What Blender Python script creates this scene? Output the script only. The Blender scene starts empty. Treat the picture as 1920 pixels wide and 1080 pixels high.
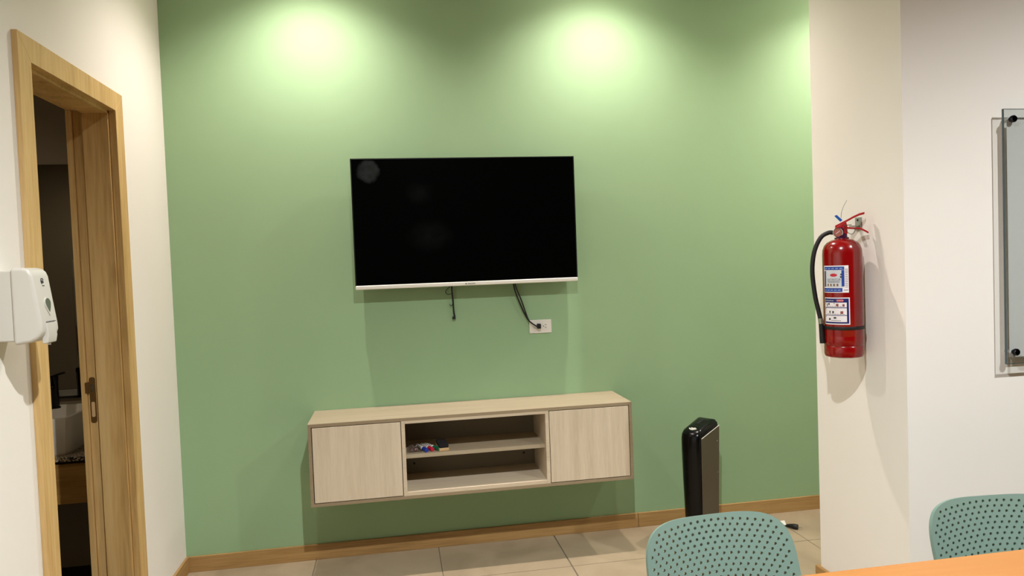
import bpy, bmesh, math, random
from mathutils import Vector, Matrix
random.seed(7)
S = bpy.context.scene
COL = S.collection
PI = math.pi

# ------------------------------------------------------------------ camera
cam_d = bpy.data.cameras.new('camera'); cam = bpy.data.objects.new('camera', cam_d); COL.objects.link(cam)
_r = Vector((0.98555951, -0.16527583, -0.03682877)); _u = Vector((0.04195805, 0.02765022, 0.9987367)); _f = Vector((0.16404871, 0.98585971, -0.03418559))
m = Matrix.Identity(4)
for i in range(3):
    m[i][0], m[i][1], m[i][2] = _r[i], _u[i], -_f[i]
m.translation = (1.029, -3.5582, 1.4129)
cam.matrix_world = m
cam_d.sensor_width = 36.0; cam_d.lens = 1330.5 / 1920 * 36; cam_d.clip_start = 0.02
S.camera = cam

# ------------------------------------------------------------------ world, exposure, light levels
w = bpy.data.worlds.new('world'); S.world = w; w.use_nodes = True
w.node_tree.nodes['Background'].inputs[0].default_value = (0.9, 0.95, 1, 1)
w.node_tree.nodes['Background'].inputs[1].default_value = 0.05
vs = S.view_settings
vs.view_transform = 'Standard'; vs.look = 'None'; vs.gamma = 1; vs.use_curve_mapping = False
vs.exposure = 0.0
WALL_ROW = 97.0      # watts, spots washing the green wall
MID_LEFT = 365.0      # watts, spot over the middle of the room, left
MID_RIGHT = 268.0     # watts, spot over the middle of the room, right
WALL_COL = (1.0, 0.88, 0.84)
ROOM_COL = (0.96, 0.99, 1.0)
CEIL = 3.0

# ------------------------------------------------------------------ materials
def lin(c):
    if isinstance(c, str):
        c = [int(c[i:i + 2], 16) / 255 for i in (1, 3, 5)]
    return tuple(x / 12.92 if x <= 0.04045 else ((x + 0.055) / 1.055) ** 2.4 for x in c) + (1,)
def new_mat(name):
    M = bpy.data.materials.new(name); M.use_nodes = True
    return M, M.node_tree.nodes, M.node_tree.links, M.node_tree.nodes['Principled BSDF']
def mat(name, col, rough=0.5, metal=0.0, spec=0.5, emis=None, es=1.0, coat=0.0):
    M, N, L, B = new_mat(name)
    B.inputs['Base Color'].default_value = lin(col); B.inputs['Roughness'].default_value = rough
    B.inputs['Metallic'].default_value = metal; B.inputs['Specular IOR Level'].default_value = spec
    B.inputs['Coat Weight'].default_value = coat
    if emis:
        B.inputs['Emission Color'].default_value = lin(emis); B.inputs['Emission Strength'].default_value = es
    return M
def noisy(name, c1, c2, scale=(1, 1, 1), nscale=5, rough=0.6, bump=0.0, detail=6, spec=0.4, pos=(0.35, 0.65), metal=0.0, bscale=None, dist=0.0):
    M, N, L, B = new_mat(name)
    tc = N.new('ShaderNodeTexCoord'); mp = N.new('ShaderNodeMapping'); mp.inputs['Scale'].default_value = scale
    no = N.new('ShaderNodeTexNoise'); no.inputs['Scale'].default_value = nscale; no.inputs['Detail'].default_value = detail
    no.inputs['Distortion'].default_value = dist
    cr = N.new('ShaderNodeValToRGB'); cr.color_ramp.elements[0].position = pos[0]; cr.color_ramp.elements[1].position = pos[1]
    cr.color_ramp.elements[0].color = lin(c1); cr.color_ramp.elements[1].color = lin(c2)
    L.new(tc.outputs['Object'], mp.inputs[0]); L.new(mp.outputs[0], no.inputs['Vector']); L.new(no.outputs['Fac'], cr.inputs[0])
    L.new(cr.outputs[0], B.inputs['Base Color'])
    B.inputs['Roughness'].default_value = rough; B.inputs['Specular IOR Level'].default_value = spec; B.inputs['Metallic'].default_value = metal
    if bump:
        n2 = N.new('ShaderNodeTexNoise'); n2.inputs['Scale'].default_value = bscale or nscale * 4; n2.inputs['Detail'].default_value = 4
        L.new(mp.outputs[0], n2.inputs['Vector'])
        bp = N.new('ShaderNodeBump'); bp.inputs['Strength'].default_value = bump; bp.inputs['Distance'].default_value = 0.002
        L.new(n2.outputs['Fac'], bp.inputs['Height']); L.new(bp.outputs[0], B.inputs['Normal'])
    return M
def wood(name, dark, mid, light, grain, rough=0.5, knots=True, stretch=0.06, base=9.0, spec=0.35):
    """grain: axis index that the fibres run along"""
    M, N, L, B = new_mat(name)
    tc = N.new('ShaderNodeTexCoord'); mp = N.new('ShaderNodeMapping')
    sc = [1.0, 1.0, 1.0]; sc[grain] = stretch; mp.inputs['Scale'].default_value = sc
    L.new(tc.outputs['Object'], mp.inputs[0])
    n1 = N.new('ShaderNodeTexNoise'); n1.inputs['Scale'].default_value = base; n1.inputs['Detail'].default_value = 3; n1.inputs['Distortion'].default_value = 0.6
    n2 = N.new('ShaderNodeTexNoise'); n2.inputs['Scale'].default_value = base * 11; n2.inputs['Detail'].default_value = 5
    L.new(mp.outputs[0], n1.inputs['Vector']); L.new(mp.outputs[0], n2.inputs['Vector'])
    mx = N.new('ShaderNodeMix'); mx.data_type = 'FLOAT'; mx.inputs['Factor'].default_value = 0.42
    L.new(n1.outputs['Fac'], mx.inputs[2]); L.new(n2.outputs['Fac'], mx.inputs[3])
    cr = N.new('ShaderNodeValToRGB'); e = cr.color_ramp.elements
    e[0].position = 0.33; e[0].color = lin(dark); e[1].position = 0.66; e[1].color = lin(light)
    k = e.new(0.5); k.color = lin(mid)
    L.new(mx.outputs[0], cr.inputs[0])
    out = cr.outputs[0]
    if knots:
        mk = N.new('ShaderNodeMapping'); s2 = [3.2, 3.2, 3.2]; s2[grain] = 1.3; mk.inputs['Scale'].default_value = s2
        L.new(tc.outputs['Object'], mk.inputs[0])
        vo = N.new('ShaderNodeTexVoronoi'); vo.inputs['Scale'].default_value = 1.4
        L.new(mk.outputs[0], vo.inputs['Vector'])
        kr = N.new('ShaderNodeValToRGB'); kr.color_ramp.elements[0].position = 0.03; kr.color_ramp.elements[1].position = 0.13
        kr.color_ramp.elements[0].color = (0.38, 0.3, 0.22, 1); kr.color_ramp.elements[1].color = (1, 1, 1, 1)
        L.new(vo.outputs['Distance'], kr.inputs[0])
        mm = N.new('ShaderNodeMix'); mm.data_type = 'RGBA'; mm.blend_type = 'MULTIPLY'; mm.inputs['Factor'].default_value = 0.8
        L.new(out, mm.inputs[6]); L.new(kr.outputs[0], mm.inputs[7]); out = mm.outputs[2]
    L.new(out, B.inputs['Base Color'])
    B.inputs['Roughness'].default_value = rough; B.inputs['Specular IOR Level'].default_value = spec
    bp = N.new('ShaderNodeBump'); bp.inputs['Strength'].default_value = 0.15; bp.inputs['Distance'].default_value = 0.001
    L.new(n2.outputs['Fac'], bp.inputs['Height']); L.new(bp.outputs[0], B.inputs['Normal'])
    return M

M_GREEN = noisy('green_wall_paint', '#92B189', '#96B58C', nscale=1.5, rough=0.62, bump=0.05, bscale=180, spec=0.25)
M_WHITE = noisy('off_white_wall_paint', '#E9E4DC', '#ECE8E0', nscale=1.5, rough=0.7, bump=0.05, bscale=180, spec=0.2)
M_REAR = mat('grey_wall_paint', '#3C3B39', 0.8, spec=0.2)
M_CEIL = mat('ceiling_paint', '#8C8A86', 0.85, spec=0.2)
M_OAK_V = wood('oak_door_frame', '#A98750', '#C8A369', '#D7B67D', 2, rough=0.45)
M_OAK_X = wood('oak_skirting', '#8B6A40', '#A68250', '#B3925E', 0, rough=0.5)
M_OAK_Y = wood('oak_skirting_side', '#8B6A40', '#A68250', '#B3925E', 1, rough=0.5)
M_ASH_V = wood('pale_ash_door', '#C5B59C', '#D0C1A9', '#D8C9B2', 2, rough=0.45, knots=False, stretch=0.04, base=30)
M_ASH_X = wood('pale_ash_darkened', '#A09279', '#A99A81', '#B1A38B', 0, rough=0.45, knots=False, stretch=0.05, base=12)  # same laminate as the doors, darkened to offset strong light on top
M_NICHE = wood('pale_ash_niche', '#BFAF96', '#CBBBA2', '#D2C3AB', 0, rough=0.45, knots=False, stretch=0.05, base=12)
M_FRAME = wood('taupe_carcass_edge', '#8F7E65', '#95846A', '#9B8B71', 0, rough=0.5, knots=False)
M_INNER = mat('cabinet_inside', '#9C8F76', 0.6)
M_BACKP = mat('cabinet_back_panel', '#7C725E', 0.7)  # shade inside the niche is put into this darker tone
M_TILE = noisy('stone_floor_tile', '#98886F', '#AA997F', nscale=3.0, rough=0.42, bump=0.05, detail=8, spec=0.4, dist=0.8)
M_GROUT = mat('grout', '#7D7363', 0.9)
M_BLACK = mat('black_plastic', '#0B0B0C', 0.32)
M_BLACKM = mat('black_rubber', '#0A0A0B', 0.55)
M_BGLOSS = mat('gloss_black_plastic', '#040405', 0.22, spec=0.25)
M_WPLAST = mat('white_plastic', '#E2DED5', 0.3)
M_DISP = mat('dispenser_plastic', '#CECAC1', 0.3)
M_WPLAST2 = mat('duller_white_plastic', '#D9D5CC', 0.4)  # slightly darker, duller white plastic
M_SILVER = mat('silver_bezel', '#E4E2D8', 0.35, metal=0.15)
M_CHROME = mat('chrome', '#C9C9C9', 0.12, metal=1.0)
M_DCHROME = mat('dark_chrome', '#3A3A3E', 0.12, metal=1.0)
M_BRK = mat('zinc_bracket', '#A4A49C', 0.45, metal=0.4)
M_BRASS = mat('brushed_bronze', '#8A6A3C', 0.35, metal=0.7)
M_RED = mat('red_enamel', '#820103', 0.22, coat=0.3)
M_DRED = mat('red_lever_enamel', '#B00C14', 0.3)
M_BLUE = mat('label_blue', '#1E3F94', 0.4)
M_NAVY = mat('label_navy', '#1A2263', 0.4)
M_LWHITE = mat('label_white', '#E8E2E4', 0.4)
M_LGREY = mat('label_grey', '#C9CDD3', 0.4)
M_LTEAL = mat('label_teal', '#28566A', 0.4)
M_LRED = mat('label_red', '#C32B3A', 0.4)
M_INK = mat('label_ink', '#2A2A33', 0.5)
M_TAGBLUE = mat('blue_tag', '#1259B8', 0.4)
M_CHAIR = mat('sage_plastic', '#72897E', 0.42, spec=0.4)
M_LEG = mat('chair_leg_plastic', '#6C8D80', 0.45)
M_TABLE = wood('orange_beech_laminate', '#A97039', '#AD753E', '#B07A43', 0, rough=0.4, knots=False, base=6)
M_METALLEG = mat('grey_steel', '#8A8C8E', 0.35, metal=0.8)
M_HSIDE = mat('heater_grey_panel', '#5E5648', 0.42, metal=0.35)
M_PAPER = mat('paper', '#E9E4DA', 0.8)
M_CERAMIC = mat('white_ceramic', '#EDE9E1', 0.12)
M_BATHW = mat('bathroom_wall', '#A89C88', 0.6)
M_BATHF = mat('bathroom_floor', '#2A1F18', 0.5)
M_MIRROR = mat('mirror', '#B4B2AA', 0.03, metal=1.0)
M_GRANITE = noisy('speckled_granite', '#2B2622', '#B8A78C', nscale=120, rough=0.3, detail=2, pos=(0.45, 0.56))
M_DWOOD = wood('bathroom_oak', '#8A6430', '#A57C40', '#B48C50', 0, rough=0.45)
M_WINDOW = mat('dispenser_window', '#5C6355', 0.15)
M_ERASER = mat('eraser_felt', '#0C0C10', 0.9)
M_TAN = mat('tan_foam', '#C9A878', 0.7)
M_DIM = mat('added_lamp_lens', '#FFFFFF', 0.4, emis='#FFE2B8', es=0.5)  # lens glow of the added bathroom lamp
M_LENS = mat('lamp_lens', '#FFFFFF', 0.4, emis='#FFF1DC', es=230.0)
def screen_mat():
    M, N, L, B = new_mat('tv_screen')
    tc = N.new('ShaderNodeTexCoord')
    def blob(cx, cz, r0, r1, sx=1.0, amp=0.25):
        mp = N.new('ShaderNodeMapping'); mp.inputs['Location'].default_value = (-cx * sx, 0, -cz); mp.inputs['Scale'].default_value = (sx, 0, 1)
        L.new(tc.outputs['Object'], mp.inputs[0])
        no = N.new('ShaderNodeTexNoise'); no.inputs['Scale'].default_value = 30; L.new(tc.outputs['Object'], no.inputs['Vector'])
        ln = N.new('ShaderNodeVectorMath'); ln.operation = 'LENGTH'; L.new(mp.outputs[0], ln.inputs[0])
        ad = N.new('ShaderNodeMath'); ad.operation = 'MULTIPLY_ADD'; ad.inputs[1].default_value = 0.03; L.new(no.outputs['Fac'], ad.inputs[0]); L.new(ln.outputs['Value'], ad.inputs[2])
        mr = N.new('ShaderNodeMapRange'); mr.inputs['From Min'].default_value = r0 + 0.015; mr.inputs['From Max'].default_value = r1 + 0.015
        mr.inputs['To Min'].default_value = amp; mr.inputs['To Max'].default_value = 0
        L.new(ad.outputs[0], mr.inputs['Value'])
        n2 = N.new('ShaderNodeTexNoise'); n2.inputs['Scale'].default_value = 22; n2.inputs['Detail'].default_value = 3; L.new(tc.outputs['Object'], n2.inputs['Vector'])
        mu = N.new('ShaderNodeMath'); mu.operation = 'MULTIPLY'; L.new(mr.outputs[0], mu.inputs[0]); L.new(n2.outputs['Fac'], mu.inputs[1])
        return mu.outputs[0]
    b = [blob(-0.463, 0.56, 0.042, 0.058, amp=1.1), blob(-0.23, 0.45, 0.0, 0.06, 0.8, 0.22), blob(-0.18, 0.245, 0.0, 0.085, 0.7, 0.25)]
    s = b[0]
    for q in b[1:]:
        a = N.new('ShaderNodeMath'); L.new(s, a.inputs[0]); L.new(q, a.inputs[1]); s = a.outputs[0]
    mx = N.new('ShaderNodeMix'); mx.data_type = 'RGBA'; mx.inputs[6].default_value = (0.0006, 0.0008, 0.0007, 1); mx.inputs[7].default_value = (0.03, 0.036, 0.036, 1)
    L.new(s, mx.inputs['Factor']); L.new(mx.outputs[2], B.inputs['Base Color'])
    B.inputs['Roughness'].default_value = 0.3; B.inputs['Specular IOR Level'].default_value = 0.03
    return M
M_SCREEN = screen_mat()
def glass_mat(name, tint, rough=0.02, ior=0.05):
    M, N, L, B = new_mat(name); N.remove(B)
    tr = N.new('ShaderNodeBsdfTransparent'); tr.inputs[0].default_value = tint + (1,)
    gl = N.new('ShaderNodeBsdfGlossy'); gl.inputs['Roughness'].default_value = rough
    mx = N.new('ShaderNodeMixShader'); mx.inputs[0].default_value = ior; L.new(tr.outputs[0], mx.inputs[1]); L.new(gl.outputs[0], mx.inputs[2])
    L.new(mx.outputs[0], N['Material Output'].inputs[0])
    return M
M_GLASS = glass_mat('board_glass', (0.86, 0.88, 0.88))
M_BAG = glass_mat('clear_bag', (0.93, 0.92, 0.92), rough=0.2, ior=0.35)
M_EDGE = mat('glass_edge', '#3E4F52', 0.15)
M_BOARD = mat('board_white_film', '#F6F2EC', 0.3)

# ------------------------------------------------------------------ builders
class MB:
    def __init__(s): s.v = []; s.f = []
    def add(s, vs, fs):
        o = len(s.v); s.v += [tuple(x) for x in vs]; s.f += [tuple(i + o for i in q) for q in fs]; return s
    def box(s, x0, x1, y0, y1, z0, z1):
        v = [(x, y, z) for z in (z0, z1) for y in (y0, y1) for x in (x0, x1)]
        return s.add(v, [(0, 2, 3, 1), (4, 5, 7, 6), (0, 1, 5, 4), (2, 6, 7, 3), (0, 4, 6, 2), (1, 3, 7, 5)])
    def loft(s, rings, cap=True):
        n = len(rings[0]); vs = [p for r in rings for p in r]; fs = []
        for k in range(len(rings) - 1):
            for i in range(n):
                j = (i + 1) % n; fs.append((k * n + i, k * n + j, (k + 1) * n + j, (k + 1) * n + i))
        if cap: fs.append(tuple(range(n - 1, -1, -1))); fs.append(tuple((len(rings) - 1) * n + i for i in range(n)))
        return s.add(vs, fs)
    def lathe(s, prof, c=(0, 0, 0), ax='z', n=32):
        rings = []
        for r, h in prof:
            ring = []
            for i in range(n):
                a = 2 * PI * i / n; p = (r * math.cos(a), r * math.sin(a), h)
                if ax == 'y': p = (p[0], -p[2], p[1])      # axis towards -y
                if ax == 'x': p = (p[2], p[0], p[1])
                ring.append((c[0] + p[0], c[1] + p[1], c[2] + p[2]))
            rings.append(ring)
        return s.loft(rings)
    def tube(s, pts, r, n=10, sub=6, flat=None):
        P = [Vector(p) for p in pts]
        if sub > 1 and len(P) > 2:
            Q = []
            for i in range(len(P) - 1):
                a, b, c, d = P[max(i - 1, 0)], P[i], P[i + 1], P[min(i + 2, len(P) - 1)]
                for k in range(sub):
                    t = k / sub
                    Q.append(0.5 * ((2 * b) + (c - a) * t + (2 * a - 5 * b + 4 * c - d) * t * t + (3 * b - a - 3 * c + d) * t ** 3))
            Q.append(P[-1]); P = Q
        rings = []; up = Vector((0, 0, 1))
        for i, p in enumerate(P):
            t = (P[min(i + 1, len(P) - 1)] - P[max(i - 1, 0)]).normalized()
            if i == 0:
                a = t.cross(up)
                if a.length < 0.05: a = t.cross(Vector((1, 0, 0)))
                a.normalize()
            else:
                a = (a - t * a.dot(t)).normalized()
            b = t.cross(a)
            rr = r(i / (len(P) - 1)) if callable(r) else r
            fb = flat if flat else 1.0
            rings.append([p + a * rr * math.cos(2 * PI * k / n) + b * rr * fb * math.sin(2 * PI * k / n) for k in range(n)])
        return s.loft(rings)
    def prism(s, poly, d0, d1, plane='xz'):
        """poly of 2-D points; extruded along the third axis from d0 to d1"""
        def p3(p, d): return {'xz': (p[0], d, p[1]), 'xy': (p[0], p[1], d), 'yz': (d, p[0], p[1])}[plane]
        return s.loft([[p3(p, d0) for p in poly], [p3(p, d1) for p in poly]])
    def build(s, name, material, parent=None, local=False, smooth=False, bevel=0.0, seg=2, sub=0):
        off = Vector((0, 0, 0))
        if parent is not None and not local:
            q = parent
            while q is not None: off += q.location; q = q.parent
        me = bpy.data.meshes.new(name); me.from_pydata([Vector(v) - off for v in s.v], [], s.f)
        bm = bmesh.new(); bm.from_mesh(me); bmesh.ops.recalc_face_normals(bm, faces=bm.faces); bm.to_mesh(me); bm.free()
        return link(name, me, material, parent, smooth, bevel, seg, sub)
def link(name, me, material, parent=None, smooth=False, bevel=0.0, seg=2, sub=0):
    o = bpy.data.objects.new(name, me); COL.objects.link(o)
    me.materials.append(material)
    if parent is not None: o.parent = parent
    if smooth or bevel:
        for p in me.polygons: p.use_smooth = True
        if hasattr(me, 'set_sharp_from_angle'): me.set_sharp_from_angle(angle=math.radians(40))
    if bevel:
        b = o.modifiers.new('bevel', 'BEVEL'); b.width = bevel; b.segments = seg; b.limit_method = 'ANGLE'; b.angle_limit = math.radians(40); b.harden_normals = True
    if sub:
        b = o.modifiers.new('sub', 'SUBSURF'); b.levels = sub; b.render_levels = sub
    return o
def tag(o, label=None, cat=None, group=None, kind=None):
    if label: o['label'] = label
    if cat: o['category'] = cat
    if group: o['group'] = group
    if kind: o['kind'] = kind
    return o
def thing(name, label, cat, loc=(0, 0, 0), rz=0.0, group=None, kind=None):
    o = bpy.data.objects.new(name, None); COL.objects.link(o); o.empty_display_size = 0.05
    o.location = loc; o.rotation_euler = (0, 0, rz)
    return tag(o, label, cat, group, kind)
def box(name, b, material, parent=None, local=False, bevel=0.0):
    return MB().box(*b).build(name, material, parent, local, bevel=bevel)
def struct(name, b, material, label=None, cat=None):
    o = MB()
    for q in (b if isinstance(b[0], (tuple, list)) else [b]): o.box(*q)
    return tag(o.build(name, material), label, cat, kind='structure')
def copy_tree(o, parent=None):
    c = o.copy(); COL.objects.link(c); c.parent = parent
    for ch in list(o.children): copy_tree(ch, c)
    return c
def rrect(x0, x1, z0, z1, r, n=5):
    P = []
    for cx, cz, a0 in ((x1 - r, z1 - r, 0), (x0 + r, z1 - r, 90), (x0 + r, z0 + r, 180), (x1 - r, z0 + r, 270)):
        for k in range(n + 1):
            a = math.radians(a0 + 90 * k / n); P.append((cx + r * math.cos(a), cz + r * math.sin(a)))
    return P
def text_mesh(body, size, depth=0.0003):
    cu = bpy.data.curves.new('lettering', 'FONT'); cu.body = body; cu.size = size; cu.extrude = depth; cu.align_x = 'CENTER'; cu.align_y = 'CENTER'
    cu.resolution_u = 3
    o = bpy.data.objects.new('lettering', cu); COL.objects.link(o)
    me = bpy.data.meshes.new_from_object(o.evaluated_get(bpy.context.evaluated_depsgraph_get()))
    bpy.data.objects.remove(o); bpy.data.curves.remove(cu)
    return me

# ------------------------------------------------------------------ the room
XR, YR, YC = 2.7795, -0.819, -1.3544
TH = 0.145
floor = struct('floor', (-0.0, 6.0, -5.4, 0.0, -0.12, -0.004), M_GROUT, 'floor of large beige stone tiles', 'floor')
PX, PY = 0.596, 0.60
cuts_x = [0.0] + [0.6 + PX * i for i in range(0, 10)]
cuts_y = [0.0] + [-0.392 - PY * i for i in range(0, 9)]
for i in range(len(cuts_x) - 1):
    for j in range(len(cuts_y) - 1):
        x0, x1 = cuts_x[i] + 0.002, min(cuts_x[i + 1], 6.0) - 0.002; y1, y0 = cuts_y[j] - 0.002, max(cuts_y[j + 1], -5.4) + 0.002
        if x1 - x0 < 0.03 or y1 - y0 < 0.03: continue
        if x0 < 1.79 < x1 + 0.01: x1 -= 0.003
        o = box('tile', (x0, x1, y0, y1, -0.0045, 0.0), M_TILE, floor)
struct('ceiling', (-0.0, 6.0, -5.4, 0.0, CEIL, CEIL + 0.1), M_CEIL, 'grey ceiling of the room', 'ceiling')
struct('wall_back', (-0.0, 4.4, 0.0, 0.12, -0.1, CEIL), M_GREEN, 'sage green accent wall behind the television', 'wall')
struct('wall_left', [(-TH, 0, -5.4, -1.285, -0.1, CEIL), (-TH, 0, -0.622, 0.225, -0.1, CEIL), (-TH, 0, -1.285, -0.622, 2.06, CEIL)], M_WHITE, 'off-white wall with the wooden doorway', 'wall')
struct('wall_right', (XR, 6.0, YC, YR, -0.1, CEIL), M_WHITE, 'off-white projecting wall carrying the extinguisher and glass board', 'wall')
struct('wall_alcove', (4.4, 4.5, YR, 0.12, -0.1, CEIL), M_WHITE, 'end wall of the alcove behind the projecting wall', 'wall')
struct('wall_rear', (-TH, 6.1, -5.5, -5.4, -0.1, CEIL), M_REAR, 'grey wall behind the viewer', 'wall')
struct('wall_far_right', (6.0, 6.1, -5.4, YC, -0.1, CEIL), M_REAR, 'grey wall at the far right end', 'wall')
# skirting of wood-look planks
ZB = 0.0745
def skirting(name, planks, material, label):
    e = thing(name, label, 'baseboard', kind='structure')
    for b in planks: box('plank', b, material, e, bevel=0.0015)
    return e
skirting('baseboard_back', [(0.0, 2.2485, -0.012, 0, 0, ZB), (2.2505, 3.45, -0.012, 0, 0, ZB), (3.452, 4.4, -0.012, 0, 0, ZB)], M_OAK_X, 'wood-look skirting along the green wall')
skirting('baseboard_left', [(0, 0.012, -0.56, -0.0125, 0, ZB), (0, 0.012, -2.6, -1.346, 0, ZB), (0, 0.012, -5.4, -2.602, 0, ZB)], M_OAK_Y, 'wood-look skirting beside the doorway')
skirting('baseboard_right', [(XR - 0.017, XR, YC - 0.012, YR + 0.017, 0, ZB), (XR, 4.0, YC - 0.012, YC, 0, ZB), (4.002, 6.0, YC - 0.012, YC, 0, ZB), (XR, 4.4, YR, YR + 0.017, 0, ZB)], M_OAK_Y, 'wood-look skirting around the projecting wall')

# doorway lining and casing
door = thing('door_1', 'oak door frame with deep lining around the open bathroom doorway', 'door frame', (0, -0.95, 0), kind='structure')
YA, YB, ZT = -1.2715, -0.6355, 2.049        # clear opening
o = MB().prism([(-1.345, 0), (YA, 0), (YA, ZT), (-1.345, 2.122)], 0, 0.016, 'yz').build('casing', M_OAK_V, door, bevel=0.001)
MB().prism([(YB, 0), (-0.5605, 0), (-0.5605, 2.122), (YB, ZT)], 0, 0.016, 'yz').build('casing', M_OAK_V, door, bevel=0.001)
MB().prism([(YA, ZT), (YB, ZT), (-0.5605, 2.122), (-1.345, 2.122)], 0, 0.016, 'yz').build('casing', M_OAK_V, door, bevel=0.001)
# linings: rebated jambs (room-side lip, broad stop board, narrow strip with the strike)
for y0, sgn in ((YA, 1), (YB, -1)):
    def jb(xa, xb, t, nm): 
        ya, yb = sorted((y0 - sgn * 0.0135, y0 + sgn * t))
        return box(nm, (xa, xb, ya, yb, 0, ZT), M_OAK_V, door, bevel=0.001)
    jb(-0.0085, 0.0, 0.0, 'lining_lip'); jb(-0.100, -0.0095, 0.012, 'stop_board'); jb(-0.136, -0.1015, 0.0, 'lining_strip'); 
    jb(-TH - 0.012, -0.1375, 0.010, 'lining_edge')
box('head_lip', (-0.0085, 0.0, YA, YB, ZT, ZT + 0.011), M_OAK_V, door)
box('head_board', (-0.100, -0.0095, YA, YB, ZT - 0.012, ZT + 0.011), M_OAK_V, door, bevel=0.001)
box('head_strip', (-TH - 0.01, -0.1015, YA, YB, ZT, ZT + 0.011), M_OAK_V, door, bevel=0.001)
st = MB().prism(rrect(-0.131, -0.109, 0.865, 1.04, 0.009), YB - 0.0015, YB, 'xz').build('strike_plate', M_BRASS, door)
MB().prism(rrect(-0.126, -0.114, 0.985, 1.015, 0.003), YB - 0.0025, YB - 0.0015, 'xz').build('latch_hole', M_CHROME, st)
MB().prism(rrect(-0.126, -0.114, 0.888, 0.945, 0.004), YB - 0.0025, YB - 0.0015, 'xz').build('bolt_hole', M_TAN, st)
box('strike_lip', (-0.142, -0.131, YB - 0.0115, YB, 0.98, 1.022), M_BRASS, st)
MB().lathe([(0.0035, 0), (0.003, 0.0015)], (-0.12, YB - 0.0014, 1.028), 'y', 10).build('screw', M_CHROME, st)

# bathroom beyond the doorway
BX = -1.7; BY = 0.225
struct('wall_bathroom_back', (BX, 0.0 - TH, BY, BY + 0.1, -0.1, CEIL), M_BATHW, 'dark bathroom wall behind the mirror', 'wall')
struct('wall_bathroom_side', (BX - 0.1, BX, -1.7, BY + 0.1, -0.1, CEIL), M_BATHW, 'far side wall of the bathroom', 'wall')
struct('wall_bathroom_front', (BX, -TH, -1.8, -1.7, -0.1, CEIL), M_BATHW, 'bathroom wall opposite the mirror', 'wall')
struct('floor_bathroom', (BX, 0.0, -1.7, BY, -0.1, -0.0045), M_BATHF, 'dark bathroom floor', 'floor')
struct('ceiling_bathroom', (BX, -TH, -1.7, BY, 2.5, 2.55), M_BATHW, 'bathroom ceiling', 'ceiling')
mir = thing('wall_mirror', 'frameless bathroom mirror above the washbasin', 'mirror', (-0.85, BY, 0.845))
box('mirror_glass', (-1.5, -0.2, BY - 0.006, BY - 0.0005, 0.845, 1.975), M_MIRROR, mir)
box('bottom_channel', (-1.5, -0.2, BY - 0.012, BY - 0.0005, 0.835, 0.845), M_DCHROME, mir)
van = thing('vanity_counter', 'wall-hung bathroom vanity with oak front and speckled granite top', 'vanity', (-0.9, 0.0, 0.44))
box('granite_top', (-1.5, -0.315, -0.235, BY - 0.0005, 0.628, 0.648), M_GRANITE, van, bevel=0.002)
box('drawer_front', (-1.49, -0.325, -0.225, -0.205, 0.44, 0.615), M_DWOOD, van, bevel=0.002)
box('carcass', (-1.48, -0.335, -0.205, BY - 0.0005, 0.445, 0.628), M_BATHF, van)
bas = thing('vessel_basin', 'white ceramic vessel basin on the granite counter', 'basin', (-0.62, -0.02, 0.648))
prof = [(0.0, 0.0), (0.205, 0.0), (0.212, 0.012), (0.225, 0.158), (0.2245, 0.165), (0.211, 0.165), (0.195, 0.05), (0.12, 0.03), (0.0, 0.03)]
def sq(r, z, ex, ey, n=64, e=14.0):
    R = []
    for i in range(n):
        a = 2 * PI * i / n; c, s_ = math.cos(a), math.sin(a); d = (abs(c) ** e + abs(s_) ** e) ** (-1 / e)
        R.append((r * ex * d * c, r * ey * d * s_, z))
    return R
MB().loft([sq(max(r, 0.004), z, 1.0, 0.86) for r, z in prof]).build('bowl', M_CERAMIC, bas, local=True, smooth=True)
tap = thing('basin_tap', 'tall dark chrome basin tap behind the washbasin', 'tap', (-0.566, 0.185 - 0.11, 0.813))
MB().lathe([(0.024, 0), (0.024, 0.006), (0.019, 0.008), (0.0185, 0.13), (0.02, 0.132), (0.02, 0.15), (0.015, 0.154)], (0, 0, 0), n=20).build('tap_body', M_DCHROME, tap, local=True, smooth=True)
MB().tube([(0, 0, 0.10), (0, -0.06, 0.105), (0, -0.12, 0.095)], 0.011, n=12).build('spout', M_DCHROME, tap, local=True, smooth=True)
MB().tube([(0, 0, 0.152), (0.02, 0.0, 0.158), (0.05, 0.0, 0.165)], 0.005, n=8).build('lever', M_DCHROME, tap, local=True, smooth=True)
tow = thing('paper_towel_dispenser', 'white paper towel dispenser on the bathroom wall, seen in the mirror', 'dispenser', (-1.13, -1.7, 1.06))
box('cover', (-1.262, -1.0, -1.695, -1.58, 1.06, 1.57), M_WPLAST2, tow, bevel=0.03)
box('back_plate', (-1.25, -1.012, -1.6995, -1.68, 1.07, 1.56), M_WPLAST2, tow)

# ------------------------------------------------------------------ ceiling downlights
LX = [0.68, 2.10, 3.50]
def downlight(x, y, power, col, size, blend, label, group=None):
    t = thing('ceiling_downlight', label, 'ceiling light', (x, y, CEIL), 0, group)
    MB().lathe([(0.062, 0.0), (0.060, -0.006), (0.048, -0.008), (0.046, -0.002), (0.046, 0.0)], (0, 0, 0), n=32).build('trim_ring', M_WPLAST, t, local=True, smooth=True)
    MB().lathe([(0.0455, -0.0015), (0.0455, -0.0005)], (0, 0, 0), n=24).build('lens', M_LENS if group else M_DIM, t, local=True)
    ld = bpy.data.lights.new('downlight_lamp', 'SPOT'); ld.energy = power; ld.color = col; ld.spot_size = math.radians(size); ld.spot_blend = blend; ld.shadow_soft_size = 0.022
    lo = bpy.data.objects.new('downlight_lamp', ld); COL.objects.link(lo); lo.parent = t; lo.location = (0, 0, -0.046)
    return t
names3 = ['above the left end of the green wall', 'above the right end of the television wall', 'inside the alcove']
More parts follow.
